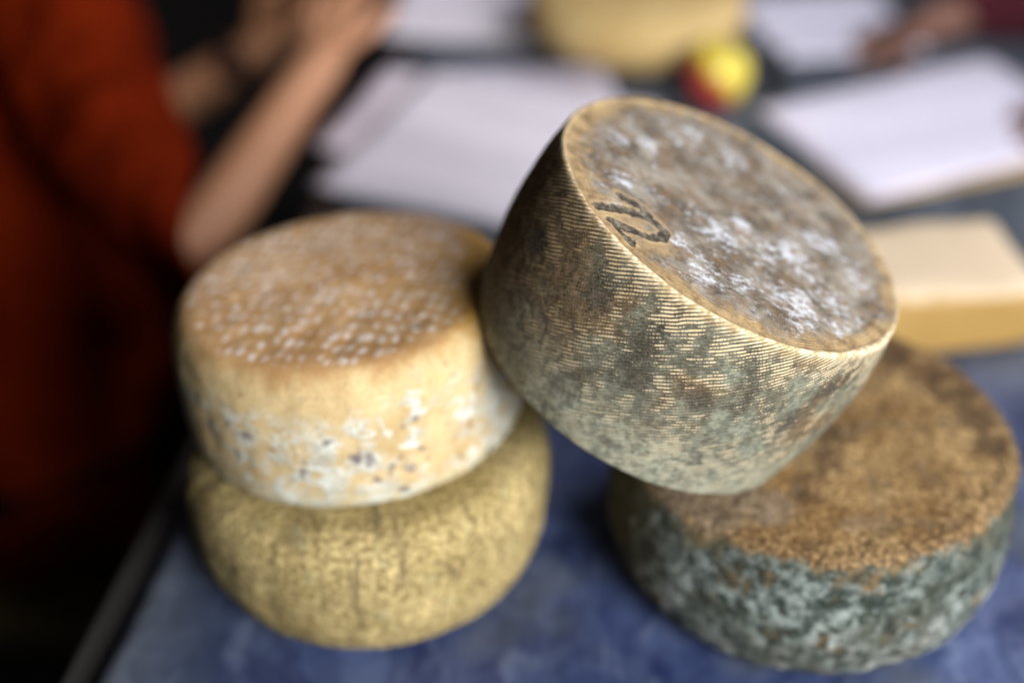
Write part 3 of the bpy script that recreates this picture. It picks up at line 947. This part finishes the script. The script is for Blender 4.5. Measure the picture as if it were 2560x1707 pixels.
def hand_nodes(nodes, edges, wrist_key, wrist, aim, side, up, k=1.0, curl=0.35, pre='h'):
    """palm and five bent fingers; aim = direction of the fingers, side = towards the thumb"""
    aim = aim.normalized(); side = (side - aim * side.dot(aim)).normalized()
    nrm = aim.cross(side).normalized()
    if nrm.dot(up) < 0: nrm = -nrm
    L = 0.062 * k
    for j, (off, ln) in enumerate([(.024, .052), (.008, .058), (-.008, .054), (-.022, .042)]):
        base0 = wrist + aim * (L * .35) + side * (off * .55 * k)
        kn = wrist + aim * L + side * off * k
        a1 = kn + (aim * math.cos(curl * .6) - nrm * math.sin(curl * .6)) * ln * .45 * k
        a2 = a1 + (aim * math.cos(curl * 1.6) - nrm * math.sin(curl * 1.6)) * ln * .33 * k
        a3 = a2 + (aim * math.cos(curl * 2.4) - nrm * math.sin(curl * 2.4)) * ln * .25 * k
        rs = [.0105, .0082, .0070, .0064, .0052]
        prev = wrist_key
        for q, (pt, r) in enumerate(zip((base0, kn, a1, a2, a3), rs)):
            key = f'{pre}{j}{q}'
            nodes[key] = (*pt, r * k)
            edges.append((prev, key)); prev = key
    t0 = wrist + aim * L * .28 + side * .020 * k
    t1 = t0 + (aim * .6 + side * .8).normalized() * .030 * k
    t2 = t1 + (aim * .85 + side * .45 - nrm * .2).normalized() * .024 * k
    t3 = t2 + (aim * .95 + side * .1 - nrm * .25).normalized() * .017 * k
    prev = wrist_key
    for q, (pt, r) in enumerate(zip((t0, t1, t2, t3), (.0105, .0088, .0078, .0060))):
        nodes[f'{pre}t{q}'] = (*pt, r * k); edges.append((prev, f'{pre}t{q}')); prev = f'{pre}t{q}'


def make_person(label, skin, shirt, P, sleeves, hands, dark):
    """P: joints in layout units"""
    nodes = {'pelvis': (*P['pelvis'], .07)}
    edges = []

    def chain(keys, rads):
        for a, b in zip(keys, keys[1:]):
            edges.append((a, b))
        for k, r in zip(keys, rads):
            if k not in nodes: nodes[k] = (*P[k], r)
    chain(['pelvis', 'waist', 'chest', 'neck0', 'neck1', 'jaw', 'head', 'crown'], [.07, .065, .072, .045, .042, .052, .068, .045])
    for s in 'rl':
        chain(['chest', 'sh_' + s, 'el_' + s, 'fa_' + s, 'wr_' + s], [.09, .042, .0255, .0235, .0172])
        chain(['pelvis', 'hip_' + s, 'kn_' + s, 'an_' + s, 'toe_' + s], [.07, .052, .040, .030, .025])
        hd = hands[s]
        hand_nodes(nodes, edges, 'wr_' + s, Vector(P['wr_' + s]), hd[0], hd[1], hd[2], 0.80, hd[3], 'h' + s)
    body = skin_obj('person', nodes, edges, skin)
    tag(body, label, 'person')
    # shirt over torso and upper arms
    n2 = {'waist': (*P['waist'], .108), 'pel': (*P['pelvis'], (.115, .12)), 'hem': (*(Vector(P['pelvis']) + Vector((0.03, -.04, -.14))), (.125, .130)), 'chest': (*P['chest'], (.104, .125)), 'neck0': (*P['neck0'], .056)}
    e2 = [('waist', 'pel'), ('pel', 'hem'), ('waist', 'chest'), ('chest', 'neck0')]
    for s in 'rl':
        k = sleeves
        sh, el, fa = Vector(P['sh_' + s]), Vector(P['el_' + s]), Vector(P['fa_' + s])
        n2['sh' + s] = (*sh, .050)
        n2['mid' + s] = (*(sh.lerp(el, .5)), .044)
        n2['cuff' + s] = (*(sh.lerp(el, k) if k <= 1 else el), .056 if k < 1.5 else .045)
        e2 += [('chest', 'sh' + s), ('sh' + s, 'mid' + s), ('mid' + s, 'cuff' + s)]
        if k > 1:
            n2['long' + s] = (*el.lerp(Vector(P['wr_' + s]), k - 1), .032 if k > 1.5 else .046)
            e2.append(('cuff' + s, 'long' + s))
    sh = skin_obj('shirt', n2, e2, shirt, body, 4)
    tx = bpy.data.textures.new('folds', 'CLOUDS'); tx.noise_scale = 0.11; tx.noise_depth = 2
    dm = sh.modifiers.new('folds', 'DISPLACE'); dm.texture = tx; dm.strength = 0.07; dm.mid_level = 0.45
    n3 = {'pelvis': (*P['pelvis'], .09)}
    e3 = []
    for s in 'rl':
        for k, r in (('hip_', .062), ('kn_', .052), ('an_', .042)):
            n3[k + s] = (*P[k + s], r)
        e3 += [('pelvis', 'hip_' + s), ('hip_' + s, 'kn_' + s), ('kn_' + s, 'an_' + s)]
    skin_obj('trousers', n3, e3, trousers, body)
    hp = Vector(P['head'])
    hair = bmesh.new()
    bmesh.ops.create_uvsphere(hair, u_segments=32, v_segments=20, radius=0.081)
    f = (Vector(P['face'])).normalized()
    for v in hair.verts:
        if v.co.dot(f) > .03 and v.co.z < .03: v.co -= f * (v.co.dot(f) - .01)
        v.co *= 1 + .05 * mnoise.noise(v.co * 40)
        v.co += hp + Vector((0, 0, .014)) - f * .012
    bm_obj('hair', hair, NT('dark_hair').done((0.012, 0.008, 0.006), 0.5), body)
    for s in (-1, 1):
        sd = f.cross(Vector((0, 0, 1))).normalized() * s
        eb = bmesh.new()
        bmesh.ops.create_uvsphere(eb, u_segments=12, v_segments=8, radius=0.0085)
        bmesh.ops.translate(eb, vec=hp + f * .060 + sd * .024 + Vector((0, 0, -.004)), verts=eb.verts)
        bm_obj('eye', eb, NT('eye_white').done((0.6, 0.58, 0.55), 0.2), body)
    return body


# person seated left of the table, in red
sr = cam_pt(40, -10, 1.10)
el = cam_pt(412, 612, 1.00)
wr = cam_pt(735, 140, 1.09)
fa = el.lerp(wr, .32) + Vector((0, 0, -.004))
chest = sr + Vector((-.085, .125, -.03))
sl = sr + Vector((-.08, .25, .06))
ell = cam_pt(290, 310, 1.30)
wrl = cam_pt(600, 110, 1.26)
pel = cam_pt(90, 900, 1.16)
P1 = dict(sh_r=sr, el_r=el, fa_r=fa, wr_r=wr, sh_l=sl, el_l=ell, fa_l=ell.lerp(wrl, .32), wr_l=wrl, chest=chest, waist=pel.lerp(chest, .45), pelvis=pel,
          neck0=chest + Vector((.045, .005, .105)), neck1=chest + Vector((.075, .005, .150)), jaw=chest + Vector((.125, .005, .185)), head=chest + Vector((.115, .005, .245)), crown=chest + Vector((.10, .005, .305)),
          face=Vector((1, 0, -.25)),
          hip_r=pel + Vector((.03, -.045, -.05)), hip_l=pel + Vector((.03, .08, -.05)), kn_r=pel + Vector((.33, -.03, -.07)), kn_l=pel + Vector((.34, .09, -.02)),
          an_r=pel + Vector((.32, -.10, -.31)), an_l=pel + Vector((.33, .09, -.31)), toe_r=pel + Vector((.42, -.11, -.335)), toe_l=pel + Vector((.43, .10, -.335)))
hand1 = {'r': (cam_pt(770, 0, 1.12) - wr, cam_pt(900, 0, 1.09) - cam_pt(740, 40, 1.1), Vector((-1, 0.3, 0)), .35),
         'l': (cam_pt(720, 0, 1.24) - wrl, Vector((0.2, -.3, 1)), Vector((0, 1, 0)), .5)}
person1 = make_person('seated person in a red shirt with bare forearms raised beside the table', skin1, shirt1, P1, 1.05, hand1, True)
# wrist watch on the far arm
wa = ell.lerp(wrl, .86)
ax = (wrl - ell).normalized()
watch = empty('wrist_watch', (0, 0, 0))
tm = bmesh.new()
bmesh.ops.create_cone(tm, cap_ends=False, segments=32, radius1=.0262, radius2=.0262, depth=.014)
bmesh.ops.transform(tm, matrix=Matrix.Translation(wa) @ ax.to_track_quat('Z', 'Y').to_matrix().to_4x4(), verts=tm.verts)
bm_obj('strap', tm, black, watch)
cd = (cam_pt(1176, 784, 0) - wa).normalized(); cd = (cd - ax * cd.dot(ax)).normalized()
fm = bmesh.new()
bmesh.ops.create_cone(fm, cap_ends=True, segments=24, radius1=.014, radius2=.012, depth=.008)
bmesh.ops.transform(fm, matrix=Matrix.Translation(wa + cd * .027) @ cd.to_track_quat('Z', 'Y').to_matrix().to_4x4(), verts=fm.verts)
bm_obj('dial', fm, NT('steel').done((0.5, 0.5, 0.48), 0.25, None, 0.5, Metallic=1.0), watch, smooth=False)
tag(watch, 'round steel wrist watch on the far arm of the person in red', 'watch')

# chair under that person
chair = empty('wooden_chair', (pel.x, pel.y, -.76 / S), math.radians(4))
cwood = mat_wood('yellowed_wood', (0.11, 0.085, 0.03), (0.17, 0.13, 0.05))
SH = (pel.z - .105) + .76 / S
bm_obj('seat', box_bm(.30, .31, .025, (0.03, 0, SH - .0125), .006), cwood, chair)
for sx in (-1, 1):
    for sy in (-1, 1):
        bm_obj('leg', box_bm(.028, .028, SH - .025, (.03 + sx * .13, sy * .135, (SH - .025) / 2), .003), cwood, chair)
for sy in (-1, 1):
    bm_obj('stretcher', box_bm(.235, .018, .022, (.03, sy * .135, SH * .45), .002), cwood, chair)
    bm_obj('back_post', box_bm(.024, .026, .34, (-.115, sy * .14, SH + .17), .003), cwood, chair)
for k in range(3):
    bm_obj('back_slat', box_bm(.014, .255, .04, (-.115, 0, SH + .12 + k * .085), .003), cwood, chair)
tag(chair, 'dark wooden chair under the person in red at the left of the table', 'chair')

# second person writing at the far right, in maroon
wr2 = cam_pt(2090, 62, 1.20)
pel2 = Vector((.80, 1.16, -.225))
ch2 = Vector((.70, 1.15, .10))
sr2, sl2 = ch2 + Vector((-.02, .145, .045)), ch2 + Vector((-.02, -.145, .045))
el2 = Vector((.56, 1.20, .045))
wrn = Vector((.425, .955, .024))
eln = Vector((.60, .93, .045))
P2 = dict(sh_r=sr2, el_r=el2, fa_r=el2.lerp(wr2, .3), wr_r=wr2, sh_l=sl2, el_l=eln, fa_l=eln.lerp(wrn, .3), wr_l=wrn, chest=ch2, waist=pel2.lerp(ch2, .45), pelvis=pel2,
          neck0=ch2 + Vector((-.03, 0, .105)), neck1=ch2 + Vector((-.05, 0, .150)), jaw=ch2 + Vector((-.10, 0, .19)), head=ch2 + Vector((-.09, 0, .25)), crown=ch2 + Vector((-.08, 0, .31)),
          face=Vector((-1, 0, -.3)),
          hip_r=pel2 + Vector((-.03, .075, -.02)), hip_l=pel2 + Vector((-.03, -.075, -.02)), kn_r=pel2 + Vector((-.33, .09, -.02)), kn_l=pel2 + Vector((-.33, -.09, -.02)),
          an_r=pel2 + Vector((-.32, .09, -.31)), an_l=pel2 + Vector((-.32, -.09, -.31)), toe_r=pel2 + Vector((-.42, .10, -.335)), toe_l=pel2 + Vector((-.42, -.10, -.335)))
hand2 = {'r': (cam_pt(1990, 105, 1.19) - wr2, Vector((-.3, -1, 0.1)), Vector((0, 0, 1)), .45),
         'l': (cam_pt(2325, 385, 1.03) - wrn, Vector((-.2, 1, 0)), Vector((0, 0, 1)), .3)}
person2 = make_person('person in a dark maroon top with a hand resting on the far lavender sheet', skin2, shirt2, P2, 1.85, hand2, True)
stool = empty('stool', (.80, 1.16, -.76 / S))
SH = (-.225 - .105) + .76 / S
bm_obj('seat', box_bm(.30, .30, .025, (0, 0, SH - .0125), .006), cwood, stool)
for sx in (-1, 1):
    for sy in (-1, 1):
        bm_obj('leg', box_bm(.028, .028, SH - .025, (sx * .12, sy * .12, (SH - .025) / 2), .003), cwood, stool)
tag(stool, 'plain wooden stool under the person in maroon', 'stool')
